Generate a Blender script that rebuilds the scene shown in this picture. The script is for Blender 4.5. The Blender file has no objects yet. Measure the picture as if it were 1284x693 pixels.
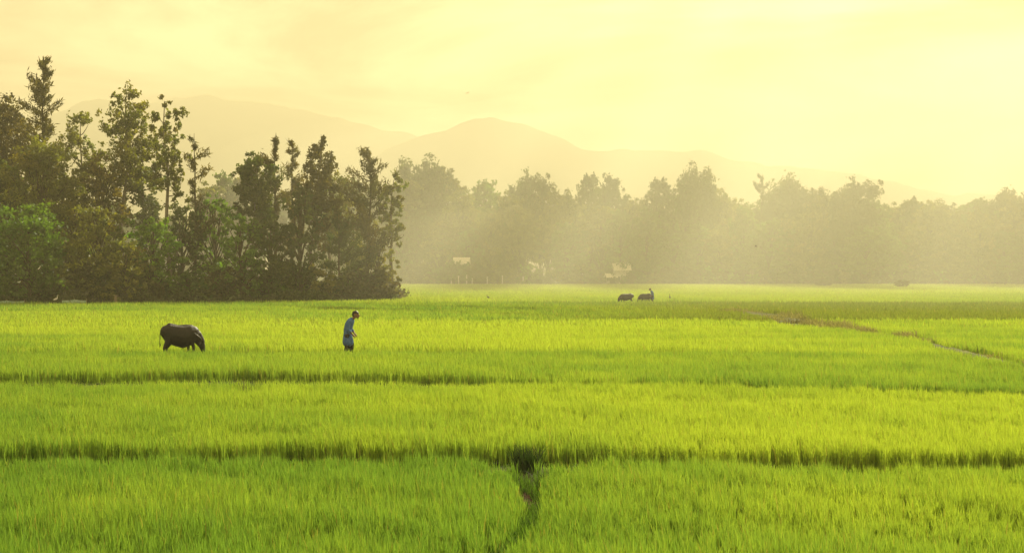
import bpy, bmesh, math, random
import numpy as np
from mathutils import Vector, Matrix, noise as mnoise

R = math.radians
random.seed(7)
sc = bpy.context.scene
COL = sc.collection

# ------------------------------------------------------------------ camera numbers
F, CX, HY, CH = 1764.0, 642.0, 340.0, 3.35      # focal length, centre, horizon in photo pixels; eye height in m
GH = 0.45                                       # height of the rice
def wx(px, Y): return (px - CX) / F * Y
def wz(py, Y): return CH + (HY - py) / F * Y
def dep(py, h=GH): return (CH - h) * F / (py - HY)

SUN_AZ, SUN_EL = 27.0, 34.0
SUN = Vector((math.sin(R(SUN_AZ)) * math.cos(R(SUN_EL)), math.cos(R(SUN_AZ)) * math.cos(R(SUN_EL)), math.sin(R(SUN_EL))))

# ------------------------------------------------------------------ small helpers
def tag(o, label=None, cat=None, group=None, kind=None):
    if label: o['label'] = label
    if cat: o['category'] = cat
    if group: o['group'] = group
    if kind: o['kind'] = kind
    return o

def empty(name, loc, label, cat, group=None, rz=0.0):
    o = bpy.data.objects.new(name, None)
    o.empty_display_size = 0.3
    COL.objects.link(o)
    o.location = loc
    o.rotation_euler = (0, 0, rz)
    return tag(o, label, cat, group)

def link(name, me, mat=None, parent=None, smooth=False):
    o = bpy.data.objects.new(name, me)
    COL.objects.link(o)
    if mat is not None and len(me.materials) == 0:
        me.materials.append(mat)
    if smooth:
        me.polygons.foreach_set('use_smooth', [True] * len(me.polygons))
    if parent is not None:
        o.parent = parent
    return o

def np_mesh(name, co, faces_by_n, col=None):
    """co (N,3); faces_by_n: list of (M,k) index arrays; col (N,3) per-vertex colour."""
    me = bpy.data.meshes.new(name)
    co = np.ascontiguousarray(co, dtype=np.float32)
    loops, starts, off = [], [], 0
    for f in faces_by_n:
        f = np.asarray(f, dtype=np.int32)
        if len(f) == 0: continue
        loops.append(f.ravel())
        starts.append(off + np.arange(len(f), dtype=np.int32) * f.shape[1])
        off += f.size
    loops = np.concatenate(loops); starts = np.concatenate(starts)
    me.vertices.add(len(co)); me.vertices.foreach_set('co', co.ravel())
    me.loops.add(len(loops)); me.loops.foreach_set('vertex_index', loops)
    me.polygons.add(len(starts)); me.polygons.foreach_set('loop_start', starts)
    me.update(calc_edges=True)
    if col is not None:
        a = me.color_attributes.new('col', 'FLOAT_COLOR', 'POINT')
        c4 = np.ones((len(co), 4), dtype=np.float32); c4[:, :3] = col
        a.data.foreach_set('color', c4.ravel())
    return me

# ------------------------------------------------------------------ materials
def nodes(name):
    m = bpy.data.materials.new(name); m.use_nodes = True
    nt = m.node_tree; nt.nodes.clear()
    out = nt.nodes.new('ShaderNodeOutputMaterial')
    return m, nt, out

def leaf_material(name, trans=0.5, tint=(1.15, 1.0, 0.5), gloss=0.05, rough=0.45):
    m, nt, out = nodes(name)
    at = nt.nodes.new('ShaderNodeAttribute'); at.attribute_name = 'col'
    di = nt.nodes.new('ShaderNodeBsdfDiffuse'); tr = nt.nodes.new('ShaderNodeBsdfTranslucent')
    mul = nt.nodes.new('ShaderNodeMix'); mul.data_type = 'RGBA'; mul.blend_type = 'MULTIPLY'
    mul.inputs['Factor'].default_value = 1.0
    nt.links.new(at.outputs['Color'], mul.inputs['A']); mul.inputs['B'].default_value = (*tint, 1)
    nt.links.new(at.outputs['Color'], di.inputs['Color']); nt.links.new(mul.outputs['Result'], tr.inputs['Color'])
    mx = nt.nodes.new('ShaderNodeMixShader'); mx.inputs['Fac'].default_value = trans
    nt.links.new(di.outputs[0], mx.inputs[1]); nt.links.new(tr.outputs[0], mx.inputs[2])
    gl = nt.nodes.new('ShaderNodeBsdfGlossy'); gl.inputs['Roughness'].default_value = rough
    gl.inputs['Color'].default_value = (1, 1, 1, 1)
    m2 = nt.nodes.new('ShaderNodeMixShader'); m2.inputs['Fac'].default_value = gloss
    nt.links.new(mx.outputs[0], m2.inputs[1]); nt.links.new(gl.outputs[0], m2.inputs[2])
    nt.links.new(m2.outputs[0], out.inputs['Surface'])
    return m

def noisy_material(name, c1, c2, scale=4.0, rough=0.85, detail=5.0, bump=0.0, coord='Object'):
    m, nt, out = nodes(name)
    tc = nt.nodes.new('ShaderNodeTexCoord')
    nz = nt.nodes.new('ShaderNodeTexNoise'); nz.inputs['Scale'].default_value = scale; nz.inputs['Detail'].default_value = detail
    nt.links.new(tc.outputs[coord], nz.inputs['Vector'])
    rp = nt.nodes.new('ShaderNodeValToRGB')
    rp.color_ramp.elements[0].position = 0.32; rp.color_ramp.elements[0].color = (*c1, 1)
    rp.color_ramp.elements[1].position = 0.68; rp.color_ramp.elements[1].color = (*c2, 1)
    nt.links.new(nz.outputs['Fac'], rp.inputs['Fac'])
    p = nt.nodes.new('ShaderNodeBsdfPrincipled'); p.inputs['Roughness'].default_value = rough
    if rough == 0.6 and name == 'buffalo_hide': p.inputs['Specular IOR Level'].default_value = 0.4
    if rough >= 0.9: p.inputs['Specular IOR Level'].default_value = 0.05
    nt.links.new(rp.outputs['Color'], p.inputs['Base Color'])
    if bump:
        b = nt.nodes.new('ShaderNodeBump'); b.inputs['Strength'].default_value = bump
        nt.links.new(nz.outputs['Fac'], b.inputs['Height']); nt.links.new(b.outputs['Normal'], p.inputs['Normal'])
    nt.links.new(p.outputs[0], out.inputs['Surface'])
    return m

def volume_material(name, density, color, aniso):
    m, nt, out = nodes(name)
    v = nt.nodes.new('ShaderNodeVolumePrincipled')
    v.inputs['Color'].default_value = (*color, 1)
    v.inputs['Density'].default_value = density
    v.inputs['Anisotropy'].default_value = aniso
    nt.links.new(v.outputs[0], out.inputs['Volume'])
    return m

M_RICE = leaf_material('rice_leaf', trans=0.55, tint=(1.04, 1.0, 0.6), gloss=0.03, rough=0.4)
M_LEAF = leaf_material('tree_leaf', trans=0.58, tint=(1.15, 1.05, 0.4), gloss=0.03, rough=0.5)
M_WEED = leaf_material('weed_leaf', trans=0.4, tint=(1.1, 1.0, 0.5), gloss=0.03)
M_BARK = noisy_material('bark', (0.055, 0.040, 0.026), (0.13, 0.10, 0.07), 3.0, 0.9, bump=0.3)
M_PALEBARK = noisy_material('pale_bark', (0.12, 0.095, 0.07), (0.26, 0.22, 0.17), 2.0, 0.85, bump=0.2)
M_SOIL = noisy_material('paddy_soil', (0.020, 0.030, 0.008), (0.045, 0.050, 0.015), 0.8, 0.95)
M_BUND = noisy_material('bund_earth', (0.055, 0.075, 0.022), (0.16, 0.155, 0.065), 0.9, 0.95, bump=0.4)
M_MUD = noisy_material('trodden_mud', (0.020, 0.020, 0.008), (0.11, 0.062, 0.030), 5.0, 0.9, bump=0.4)
M_WETBUND = noisy_material('weedy_bund_earth', (0.020, 0.030, 0.010), (0.060, 0.062, 0.022), 1.6, 0.95, bump=0.4)
M_HILL = noisy_material('forested_mountain', (0.030, 0.040, 0.018), (0.065, 0.070, 0.035), 0.02, 1.0)
M_HIDE = noisy_material('buffalo_hide', (0.007, 0.006, 0.005), (0.018, 0.015, 0.012), 5.0, 0.6, bump=0.2)
M_HORN = noisy_material('horn', (0.035, 0.03, 0.025), (0.08, 0.07, 0.055), 9.0, 0.45)
M_SKIN = noisy_material('skin', (0.20, 0.105, 0.06), (0.26, 0.14, 0.085), 14.0, 0.6)
M_HAIR = noisy_material('hair', (0.010, 0.008, 0.007), (0.022, 0.018, 0.014), 40.0, 0.5)
M_SHIRT = noisy_material('shirt_cloth', (0.055, 0.125, 0.33), (0.11, 0.20, 0.46), 7.0, 0.9, bump=0.2)
M_TROUSER = noisy_material('trouser_cloth', (0.022, 0.023, 0.030), (0.045, 0.045, 0.055), 9.0, 0.9, bump=0.2)
M_WHITE = noisy_material('weathered_white_paint', (0.42, 0.40, 0.34), (0.60, 0.58, 0.50), 2.0, 0.8)
M_ROOF = noisy_material('pale_roof', (0.60, 0.57, 0.47), (0.78, 0.75, 0.64), 3.0, 0.6)
M_DARKWIN = noisy_material('dark_window', (0.03, 0.03, 0.03), (0.05, 0.05, 0.045), 3.0, 0.3)
M_DOOR = noisy_material('door_wood', (0.10, 0.065, 0.04), (0.16, 0.11, 0.07), 6.0, 0.7)
M_FEATHER = noisy_material('white_feather', (0.70, 0.68, 0.64), (0.82, 0.80, 0.76), 12.0, 0.8)
M_BEAK = noisy_material('beak', (0.50, 0.30, 0.06), (0.60, 0.38, 0.10), 12.0, 0.5)
M_DARKBIRD = noisy_material('dark_feather', (0.03, 0.028, 0.025), (0.06, 0.055, 0.05), 12.0, 0.8)
M_NET = noisy_material('pale_green_netting', (0.20, 0.32, 0.22), (0.36, 0.48, 0.36), 5.0, 0.85)
M_POSTWOOD = noisy_material('post_wood', (0.16, 0.12, 0.08), (0.28, 0.22, 0.15), 6.0, 0.85)

# ------------------------------------------------------------------ field layout
def pline(pts): return np.array([(wx(px, dep(py)), dep(py)) for px, py in pts])

def wob(X, s, k):                                # slow wobble along a line
    return k * (np.sin(X * s + 1.3) + 0.6 * np.sin(X * s * 2.7 + 0.4) + 0.35 * np.sin(X * s * 7.1 + 2.0))

# near edge of each gap between two rice blocks, in the photo's frame: (points, [(px, width)])
GAPS = [
    ('A', [(-900, 572), (0, 571), (640, 572), (1284, 580), (2200, 590)], [(-900, 2.2), (0, 2.2), (640, 2.2), (1284, 1.9), (2200, 1.9)]),
    ('B', [(-900, 486), (0, 480), (250, 475), (600, 477), (900, 481), (1284, 489), (2200, 505)], [(-900, 5.4), (0, 5.4), (300, 4.8), (560, 4.0), (700, 2.8), (1284, 1.9), (2200, 1.2)]),
    ('C', [(-900, 439), (0, 438), (230, 438), (440, 437), (640, 437), (960, 438), (1284, 446), (2200, 470)], [(-900, 2.2), (180, 2.8), (420, 3.4), (640, 3.2), (900, 2.6), (1040, 1.2), (2200, 1.0)]),
    ('D', [(-900, 419), (0, 417), (640, 413), (900, 414), (2200, 420)], [(-900, 1.2), (300, 1.3), (900, 0.8), (2200, 0.8)]),
    ('E', [(-900, 404), (0, 402), (640, 399), (930, 398), (2200, 401)], [(-900, 2.0), (900, 2.6), (2200, 2.0)]),
    ('F', [(-900, 389), (0, 388), (640, 386), (2200, 387)], [(-900, 2.0), (640, 3.5), (2200, 5.0)]),
    ('G', [(-900, 377), (460, 377), (700, 376), (2200, 378)], [(-900, 0.5), (430, 1.0), (640, 4.5), (2200, 5.0)]),
    ('H', [(-900, 366), (640, 366), (2200, 367)], [(-900, 3.0), (2200, 3.0)]),
]
def gap_arrays(g):
    P = pline(g[1])
    Yc = dep(g[1][1][1])
    wxs = np.array([wx(p, Yc) for p, _ in g[2]]); ws = np.array([w for _, w in g[2]])
    return P, wxs, ws
GA = [gap_arrays(g) for g in GAPS]
def gap_edges(i, X):
    P, wxs, ws = GA[i]
    Y0 = np.interp(X, P[:, 0], P[:, 1])
    return Y0 + wob(X, 2.2 / (1 + Y0.mean() / 60), 0.012 * Y0.mean() ** 0.75), np.interp(X, wxs, ws)

DRYBUND = pline([(922, 386), (940, 388), (968, 390), (992, 395), (1008, 403), (1040, 406), (1075, 410), (1100, 413), (1120, 414), (1150, 420), (1186, 428), (1215, 434), (1250, 443), (1284, 450), (1400, 468)])
DRYW = np.interp(np.arange(len(DRYBUND)), [0, 3, 4, 8, 14], [2.0, 1.9, 1.0, 0.75, 0.55])
TRAIL = pline([(660, 574), (662, 588), (668, 606), (672, 622), (655, 642), (635, 665), (604, 693), (560, 740)])
TRAILW = np.array([0.30, 0.20, 0.12, 0.12, 0.11, 0.11, 0.12, 0.12])

def seg_dist(X, Y, P, W):
    """signed clearance to a polyline of half-width W: negative inside"""
    best = np.full(X.shape, 1e9)
    for i in range(len(P) - 1):
        a, b = P[i], P[i + 1]; d = b - a
        t = np.clip(((X - a[0]) * d[0] + (Y - a[1]) * d[1]) / (d @ d), 0, 1)
        w = W[i] + t * (W[i + 1] - W[i])
        best = np.minimum(best, np.hypot(X - a[0] - t * d[0], Y - a[1] - t * d[1]) - w)
    return best

def grove_front(X):
    return np.interp(X, [wx(-400, 137), wx(0, 137), wx(250, 142), wx(490, 152), wx(505, 158)], [134, 136, 141, 152, 160])
FIELD_END = dep(355.2)

def vnoise(X, Y, s, seed):
    r = np.random.RandomState(seed); v = np.zeros_like(X)
    for k in range(7):
        a = r.uniform(0, 6.28); f = s * r.uniform(0.5, 2.2)
        v += np.sin((X * math.cos(a) + Y * math.sin(a)) * f + r.uniform(0, 6.28))
    return v / 2.6

# ------------------------------------------------------------------ rice
def blades(X, Y, Z, h, w, segs, col, rng, lean=0.28, tipdark=None):
    n = len(X)
    az = rng.uniform(0, 2 * np.pi, n)
    lx = np.cos(az) * h * rng.uniform(0.02, lean, n) - 0.04 * h
    ly = np.sin(az) * h * rng.uniform(0.02, lean, n)
    fa = rng.uniform(0, 2 * np.pi, n)
    wxv, wyv = np.cos(fa) * w * 0.5, np.sin(fa) * w * 0.5
    rows = {1: [(0, 1.0)], 2: [(0, .75), (.55, 1.0)], 3: [(0, .7), (.4, 1.0), (.75, .75)]}[segs]
    k = len(rows) * 2 + 1
    co = np.empty((n, k, 3), dtype=np.float32)
    for i, (t, ws) in enumerate(rows):
        b = t ** 1.9
        for s, j in ((-1, 0), (1, 1)):
            co[:, 2 * i + j, 0] = X + lx * b + s * wxv * ws
            co[:, 2 * i + j, 1] = Y + ly * b + s * wyv * ws
            co[:, 2 * i + j, 2] = Z + h * t
    droop = rng.uniform(0.9, 1.0, n)
    co[:, k - 1, 0] = X + lx; co[:, k - 1, 1] = Y + ly; co[:, k - 1, 2] = Z + h * droop
    base = (np.arange(n, dtype=np.int32) * k)[:, None]
    q = [base + np.array([[2 * i, 2 * i + 1, 2 * i + 3, 2 * i + 2]], dtype=np.int32) for i in range(len(rows) - 1)]
    t = base + np.array([[k - 3, k - 2, k - 1]], dtype=np.int32)
    c = np.repeat(col[:, None, :], k, axis=1)
    return co.reshape(-1, 3), q, [t], c.reshape(-1, 3)

class Acc:
    def __init__(s): s.co, s.q, s.t, s.c, s.n = [], [], [], [], 0
    def add(s, co, q, t, c):
        s.co.append(co); s.c.append(c)
        s.q += [f + s.n for f in q]; s.t += [f + s.n for f in t]; s.n += len(co)
    def mesh(s, name):
        fs = []
        if s.q: fs.append(np.concatenate(s.q))
        if s.t: fs.append(np.concatenate(s.t))
        return np_mesh(name, np.concatenate(s.co), fs, np.concatenate(s.c))

def scatter(rng, y0, y1, dens, margin=1.22, pad=1.5):
    hw = lambda y: (CX / F) * y * margin + pad
    area = (hw(y0) + hw(y1)) * (y1 - y0)
    n = int(area * dens)
    Y = rng.uniform(y0, y1, int(n * 1.5)); X = rng.uniform(-1, 1, len(Y)) * hw(y1)
    k = np.abs(X) < hw(Y)
    return X[k], Y[k]

def rice_mask(X, Y):
    ok = np.ones(X.shape, bool)
    for i in range(len(GA)):
        e, w = gap_edges(i, X)
        ok &= ~((Y > e) & (Y < e + w))
    ok &= seg_dist(X, Y, DRYBUND, DRYW * 0.9) + 0.30 * np.clip(vnoise(X, Y, 0.5, 51), -1.0, 1.0) > 0.0
    ok &= seg_dist(X, Y, TRAIL, TRAILW) > 0.0
    gf = grove_front(X)
    ok &= (Y < gf) | (X > wx(505, 158) - np.maximum(Y - 158, 0) * 0.12)
    return ok

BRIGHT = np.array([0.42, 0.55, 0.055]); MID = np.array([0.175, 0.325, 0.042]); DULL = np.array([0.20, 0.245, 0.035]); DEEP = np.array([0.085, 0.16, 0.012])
def rice_colour(X, Y, rng):
    n = len(X)
    bi = np.zeros(n, int)
    for i in range(len(GA)):
        e, w = gap_edges(i, X); bi[Y > e + w * 0.5] = i + 1
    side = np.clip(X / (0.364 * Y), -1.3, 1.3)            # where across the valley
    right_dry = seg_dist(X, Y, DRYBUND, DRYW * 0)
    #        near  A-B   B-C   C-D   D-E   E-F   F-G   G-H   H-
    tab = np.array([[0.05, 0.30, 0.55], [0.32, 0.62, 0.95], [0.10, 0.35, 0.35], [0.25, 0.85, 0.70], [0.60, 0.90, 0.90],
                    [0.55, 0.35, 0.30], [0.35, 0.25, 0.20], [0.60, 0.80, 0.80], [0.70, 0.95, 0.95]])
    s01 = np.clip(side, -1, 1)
    mixv = tab[bi, 1] + np.where(s01 < 0, (tab[bi, 0] - tab[bi, 1]) * -s01, (tab[bi, 2] - tab[bi, 1]) * s01)  # left-to-right sun glow painted into the blade colour, on top of block tones
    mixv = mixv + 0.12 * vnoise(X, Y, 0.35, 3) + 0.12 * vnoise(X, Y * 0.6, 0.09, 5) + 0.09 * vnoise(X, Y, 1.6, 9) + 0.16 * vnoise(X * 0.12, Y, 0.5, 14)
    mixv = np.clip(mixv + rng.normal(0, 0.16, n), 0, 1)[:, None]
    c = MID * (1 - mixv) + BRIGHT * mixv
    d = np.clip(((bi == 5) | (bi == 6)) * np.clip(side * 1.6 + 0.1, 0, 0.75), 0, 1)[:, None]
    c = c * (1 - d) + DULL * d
    dead = rng.uniform(0, 1, n) < 0.03
    c[dead] = np.array([0.36, 0.33, 0.07])
    return c * rng.uniform(0.80, 1.12, n)[:, None]

def make_rice():
    rng = np.random.RandomState(11)
    acc = Acc()
    zones = [(13.2, 23.8, 1350, 0.0095, 3, 0.24), (23.8, 37, 850, 0.0105, 3, 0.24), (37, 52.5, 360, 0.016, 2, 0.25),
             (52.5, 75, 160, 0.024, 2, 0.26), (75, 120, 42, 0.055, 2, 0.25), (120, 200, 15, 0.10, 1, 0.3), (200, FIELD_END, 5.0, 0.20, 1, 0.3)]
    for y0, y1, dens, w, segs, lean in zones:
        X, Y = scatter(rng, y0, y1, dens)
        # clumpy planting: hills of rice about 22 cm apart
        if y1 < 60:
            s = 0.20
            hx, hy = np.round(X / s) * s, np.round(Y / s) * s
            hsh = np.sin(hx * 127.1 + hy * 311.7) * 43758.5; jx = (hsh - np.floor(hsh) - 0.5) * 0.14
            X = hx + jx + (X - hx) * 0.68; Y = hy - jx + (Y - hy) * 0.68
        k = rice_mask(X, Y); X, Y = X[k], Y[k]
        n = len(X)
        h = GH * (1 + 0.07 * vnoise(X, Y, 0.8, 2) + 0.10 * vnoise(X, Y, 3.1, 12)) * np.clip(rng.normal(1.0, 0.125, n), 0.6, 1.4)
        tr = seg_dist(X, Y, TRAIL, TRAILW)
        h = h * np.clip(0.72 + tr * 0.5, 0.6, 1.0)
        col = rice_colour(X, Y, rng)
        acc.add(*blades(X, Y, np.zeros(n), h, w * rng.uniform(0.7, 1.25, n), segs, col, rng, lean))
    o = link('rice_crop', acc.mesh('rice_crop'), M_RICE)
    tag(o, 'bright yellow green young rice filling the flat paddies', 'rice', kind='stuff')
    return o
make_rice()

# ------------------------------------------------------------------ ground and bunds
def grid_sheet(name, xs, ys, zf, mat, kind='structure', smooth=True):
    X, Y = np.meshgrid(xs, ys)
    Z = zf(X, Y)
    co = np.stack([X, Y, Z], -1).reshape(-1, 3)
    nx, ny = len(xs), len(ys)
    i = np.arange(nx * ny).reshape(ny, nx)
    f = np.stack([i[:-1, :-1], i[:-1, 1:], i[1:, 1:], i[1:, :-1]], -1).reshape(-1, 4)
    o = link(name, np_mesh(name, co, [f]), mat, smooth=smooth)
    o['kind'] = kind
    return o

def gr_mat():
    m = noisy_material('field_ground', (0.022, 0.034, 0.009), (0.05, 0.06, 0.018), 0.35, 0.95, coord='Object')
    return m
g = grid_sheet('ground', np.linspace(-4400, 4400, 60), np.concatenate([np.linspace(-300, 400, 20), np.linspace(500, 5200, 40)]), lambda X, Y: X * 0, gr_mat())

def berm(name, xs, i, mat, hgt):
    X = np.asarray(xs); e, w = gap_edges(i, X)
    w = np.maximum(w, 0.4)
    prof = [(0.12, 0.0), (0.28, 0.75), (0.5, 1.0), (0.72, 0.8), (0.9, 0.0)]
    co, nx = [], len(X)
    r = np.random.RandomState(i)
    for t, z in prof:
        zz = hgt * z * (1 + 0.25 * vnoise(X, X * 0 + t * 3, 1.1, 4 + i)) - 0.02 * (z == 0)
        co.append(np.stack([X, e + w * t, zz], -1))
    co = np.concatenate(co)
    idx = np.arange(len(prof) * nx).reshape(len(prof), nx)
    f = np.stack([idx[:-1, :-1], idx[:-1, 1:], idx[1:, 1:], idx[1:, :-1]], -1).reshape(-1, 4)
    o = link(name, np_mesh(name, co, [f]), mat, smooth=True)
    o['kind'] = 'structure'
    return o
HB = [0.06, 0.04, 0.06, 0.06, 0.12, 0.14, 0.16]
for i, (nm, x0) in enumerate([('bund', 12), ('bund', 20), ('bund', 28), ('bund', 34), ('bund', 42), ('bund', 55), ('bund', 70)]):
    berm(nm, np.linspace(-x0, x0, 160), i, M_WETBUND, HB[i])

def ribbon(name, P, W, mat, z=0.02, crown=0.12, sub=8):
    pts, ws = [], []
    for i in range(len(P) - 1):
        for k in range(sub):
            t = k / sub; pts.append(P[i] * (1 - t) + P[i + 1] * t); ws.append(W[i] * (1 - t) + W[i + 1] * t)
    pts.append(P[-1]); ws.append(W[-1]); pts = np.array(pts); ws = np.array(ws)
    d = np.gradient(pts, axis=0); d /= np.linalg.norm(d, axis=1)[:, None]; nrm = np.stack([-d[:, 1], d[:, 0]], -1)
    r = np.random.RandomState(5); ws = ws * r.uniform(0.8, 1.2, len(ws))
    prof = [(-1.15, -0.03), (-0.7, crown * 0.8), (0, crown), (0.7, crown * 0.7), (1.15, -0.03)]
    co = []
    for s, zz in prof:
        q = pts + nrm * (ws * s)[:, None]
        co.append(np.column_stack([q, z + zz * r.uniform(0.7, 1.3, len(pts))]))
    n = len(pts); co = np.concatenate(co); idx = np.arange(len(prof) * n).reshape(len(prof), n)
    f = np.stack([idx[:-1, :-1], idx[:-1, 1:], idx[1:, 1:], idx[1:, :-1]], -1).reshape(-1, 4)
    o = link(name, np_mesh(name, co, [f]), mat, smooth=True); o['kind'] = 'structure'
    return o
ribbon('dry_path', DRYBUND, DRYW * 0.7, M_BUND, crown=0.20)
ribbon('mud_path', TRAIL, TRAILW * 1.2, M_MUD, z=0.012, crown=0.03)

# short weeds and straw on the bunds
def weeds():
    rng = np.random.RandomState(31); acc = Acc()
    for i, (dens, w, x0) in enumerate([(45, 0.02, 12), (10, 0.025, 20), (55, 0.03, 26), (30, 0.04, 34), (14, 0.06, 42), (8, 0.08, 55), (5, 0.12, 70)]):
        n = int(2 * x0 * 2.0 * dens)
        X = rng.uniform(-x0, x0, n); e, wd = gap_edges(i, X)
        Y = e + wd * rng.uniform(0.05, 0.95, n)
        col = DEEP * rng.uniform(0.6, 1.5, n)[:, None]
        acc.add(*blades(X, Y, np.full(n, HB[i] * 0.3), rng.uniform(0.05, 0.17, n), np.full(n, w), 2, col, rng, 0.6))
    n = 5200; u = rng.uniform(0, len(TRAIL) - 1.001, n); i0 = u.astype(int); t = u - i0
    P = TRAIL[i0] * (1 - t)[:, None] + TRAIL[i0 + 1] * t[:, None]; W = TRAILW[i0] + 0.06
    X = P[:, 0] + rng.uniform(-1, 1, n) * W; Y = P[:, 1] + rng.uniform(-1, 1, n) * W
    bare = (vnoise(X, Y, 3.0, 41) < 0.3) | (Y < 19.2)
    X, Y = X[bare], Y[bare]; n = len(X)
    col = np.array([0.09, 0.19, 0.020]) * rng.uniform(0.5, 1.5, n)[:, None]
    acc.add(*blades(X, Y, np.zeros(n), rng.uniform(0.08, 0.32, n), np.full(n, 0.012), 2, col, rng, 0.7))
    o = link('bund_grass', acc.mesh('bund_grass'), M_WEED)
    tag(o, 'short dark green grass growing on the bunds between paddies', 'grass', kind='stuff')
    acc = Acc()
    n = 17000; u = rng.uniform(0, len(DRYBUND) - 1.001, n); i0 = u.astype(int); t = u - i0
    P = DRYBUND[i0] * (1 - t)[:, None] + DRYBUND[i0 + 1] * t[:, None]
    W = DRYW[i0] * (1 - t) + DRYW[i0 + 1] * t
    X = P[:, 0] + rng.normal(0, 0.55, n) * W; Y = P[:, 1] + rng.normal(0, 0.55, n) * W
    straw = np.array([0.36, 0.36, 0.17]); brown = np.array([0.17, 0.185, 0.07])
    m = rng.uniform(0, 1, n)[:, None]
    clump = (0.35 + 0.6 * vnoise(X, Y, 0.8, 8)).clip(0.10, 1.0)
    acc.add(*blades(X, Y, np.full(n, 0.08), rng.uniform(0.2, 0.75, n) * clump, np.full(n, 0.05), 2, straw * m + brown * (1 - m), rng, 0.8))
    o = link('dry_weeds', acc.mesh('dry_weeds'), M_WEED)
    tag(o, 'dry brown weeds and straw along the winding path', 'weeds', kind='stuff')
weeds()

def weed_tuft(name, px, py, label, cat, n, hmin, hmax, spread, colr, w, seed, lean=0.7):
    rng = np.random.RandomState(seed); Y0 = dep(py, 0.1); X0 = wx(px, Y0)
    a = rng.uniform(0, 6.283, n); r = spread * np.sqrt(rng.uniform(0, 1, n))
    acc = Acc(); col = np.array(colr) * rng.uniform(0.6, 1.5, n)[:, None]
    acc.add(*blades(r * np.cos(a), r * np.sin(a), np.zeros(n), rng.uniform(hmin, hmax, n), np.full(n, w), 3, col, rng, lean))
    o = link(name, acc.mesh(name), M_WEED); o.location = (X0, Y0, 0.0)
    return tag(o, label, cat)
weed_tuft('grass_tuft', 660, 586, 'dark green grass tuft in the gap where the muddy trail meets the nearest bund', 'grass tuft', 220, 0.25, 0.55, 0.24, (0.030, 0.065, 0.010), 0.018, 3)
weed_tuft('grass_tuft', 684, 612, 'small dark weed tuft on the right edge of the muddy trail', 'grass tuft', 90, 0.15, 0.42, 0.14, (0.045, 0.085, 0.012), 0.016, 4)
weed_tuft('weed', 312, 503, 'thin dry weed with bare stalks poking above the rice, left of centre', 'weed', 16, 0.45, 0.80, 0.22, (0.10, 0.10, 0.03), 0.014, 6, 0.5)

# ------------------------------------------------------------------ mountains
def ridge(name, prof, Yc, half, seed, rough):
    px = np.array([p for p, _ in prof]); py = np.array([q for _, q in prof])
    xs = np.linspace(wx(px[0], Yc), wx(px[-1], Yc), 220); ys = np.linspace(Yc - half, Yc + half, 40)
    H = np.interp(xs, [wx(p, Yc) for p in px], [wz(q, Yc) for q in py])
    ker = np.hanning(11); ker /= ker.sum(); H = np.convolve(np.pad(H, 5, 'edge'), ker, 'valid')
    def zf(X, Y):
        t = np.clip(1 - np.abs(Y - Yc) / half, 0, 1)
        base = np.interp(X, xs, H)
        nz = np.zeros_like(X)
        for k in range(1, 5):
            nz += vnoise(X, Y, 0.005 * 2 ** k, seed + k) * rough / k
        return base * (t ** 0.8) + nz * np.sqrt(t) * (t < 0.999) - 3 * (t <= 0)
    return grid_sheet(name, xs, ys, zf, M_HILL)
ridge('mountains', [(-900, 190), (-300, 150), (0, 140), (150, 128), (230, 125), (330, 130), (380, 142), (450, 154), (500, 162), (560, 176), (700, 215), (850, 262), (1000, 300), (1200, 340)], 3600, 800, 3, 11)
ridge('mountains', [(250, 300), (400, 235), (470, 198), (520, 172), (560, 156), (600, 149), (640, 151), (680, 163), (720, 181), (780, 188), (850, 190), (930, 196), (1040, 214), (1160, 232), (1284, 240), (1500, 250), (1900, 262), (2300, 300)], 2900, 650, 21, 9)

# ------------------------------------------------------------------ trees
class Tubes:
    def __init__(s): s.co, s.f, s.n = [], [], 0
    def tube(s, pts, rad, k=6):
        pts = np.asarray(pts, float); n = len(pts)
        d = np.gradient(pts, axis=0); d /= np.linalg.norm(d, axis=1)[:, None] + 1e-9
        ref = np.where(np.abs(d[:, 2:3]) > 0.9, np.array([[1.0, 0, 0]]), np.array([[0, 0, 1.0]]))
        u = np.cross(d, ref); u /= np.linalg.norm(u, axis=1)[:, None] + 1e-9; v = np.cross(d, u)
        a = np.linspace(0, 2 * np.pi, k, endpoint=False)
        r = np.asarray(rad)[:, None, None]
        co = pts[:, None, :] + r * (np.cos(a)[None, :, None] * u[:, None, :] + np.sin(a)[None, :, None] * v[:, None, :])
        s.co.append(co.reshape(-1, 3))
        i = s.n + np.arange(n * k).reshape(n, k); j = np.roll(i, -1, 1)
        s.f.append(np.stack([i[:-1], j[:-1], j[1:], i[1:]], -1).reshape(-1, 4)); s.n += n * k
    def mesh(s, name): return np_mesh(name, np.concatenate(s.co), [np.concatenate(s.f)])

def branch_path(rng, p0, p1, n=6, wig=0.06, sag=0.0):
    p0, p1 = np.array(p0, float), np.array(p1, float); L = np.linalg.norm(p1 - p0)
    t = np.linspace(0, 1, n)[:, None]
    p = p0 * (1 - t) + p1 * t
    off = np.cumsum(rng.normal(0, wig * L / n, (n, 3)), 0); off -= off[0]; off -= t * off[-1] * 0.6
    p = p + off; p[:, 2] += sag * L * (4 * t[:, 0] * (1 - t[:, 0]))
    return p

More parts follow.
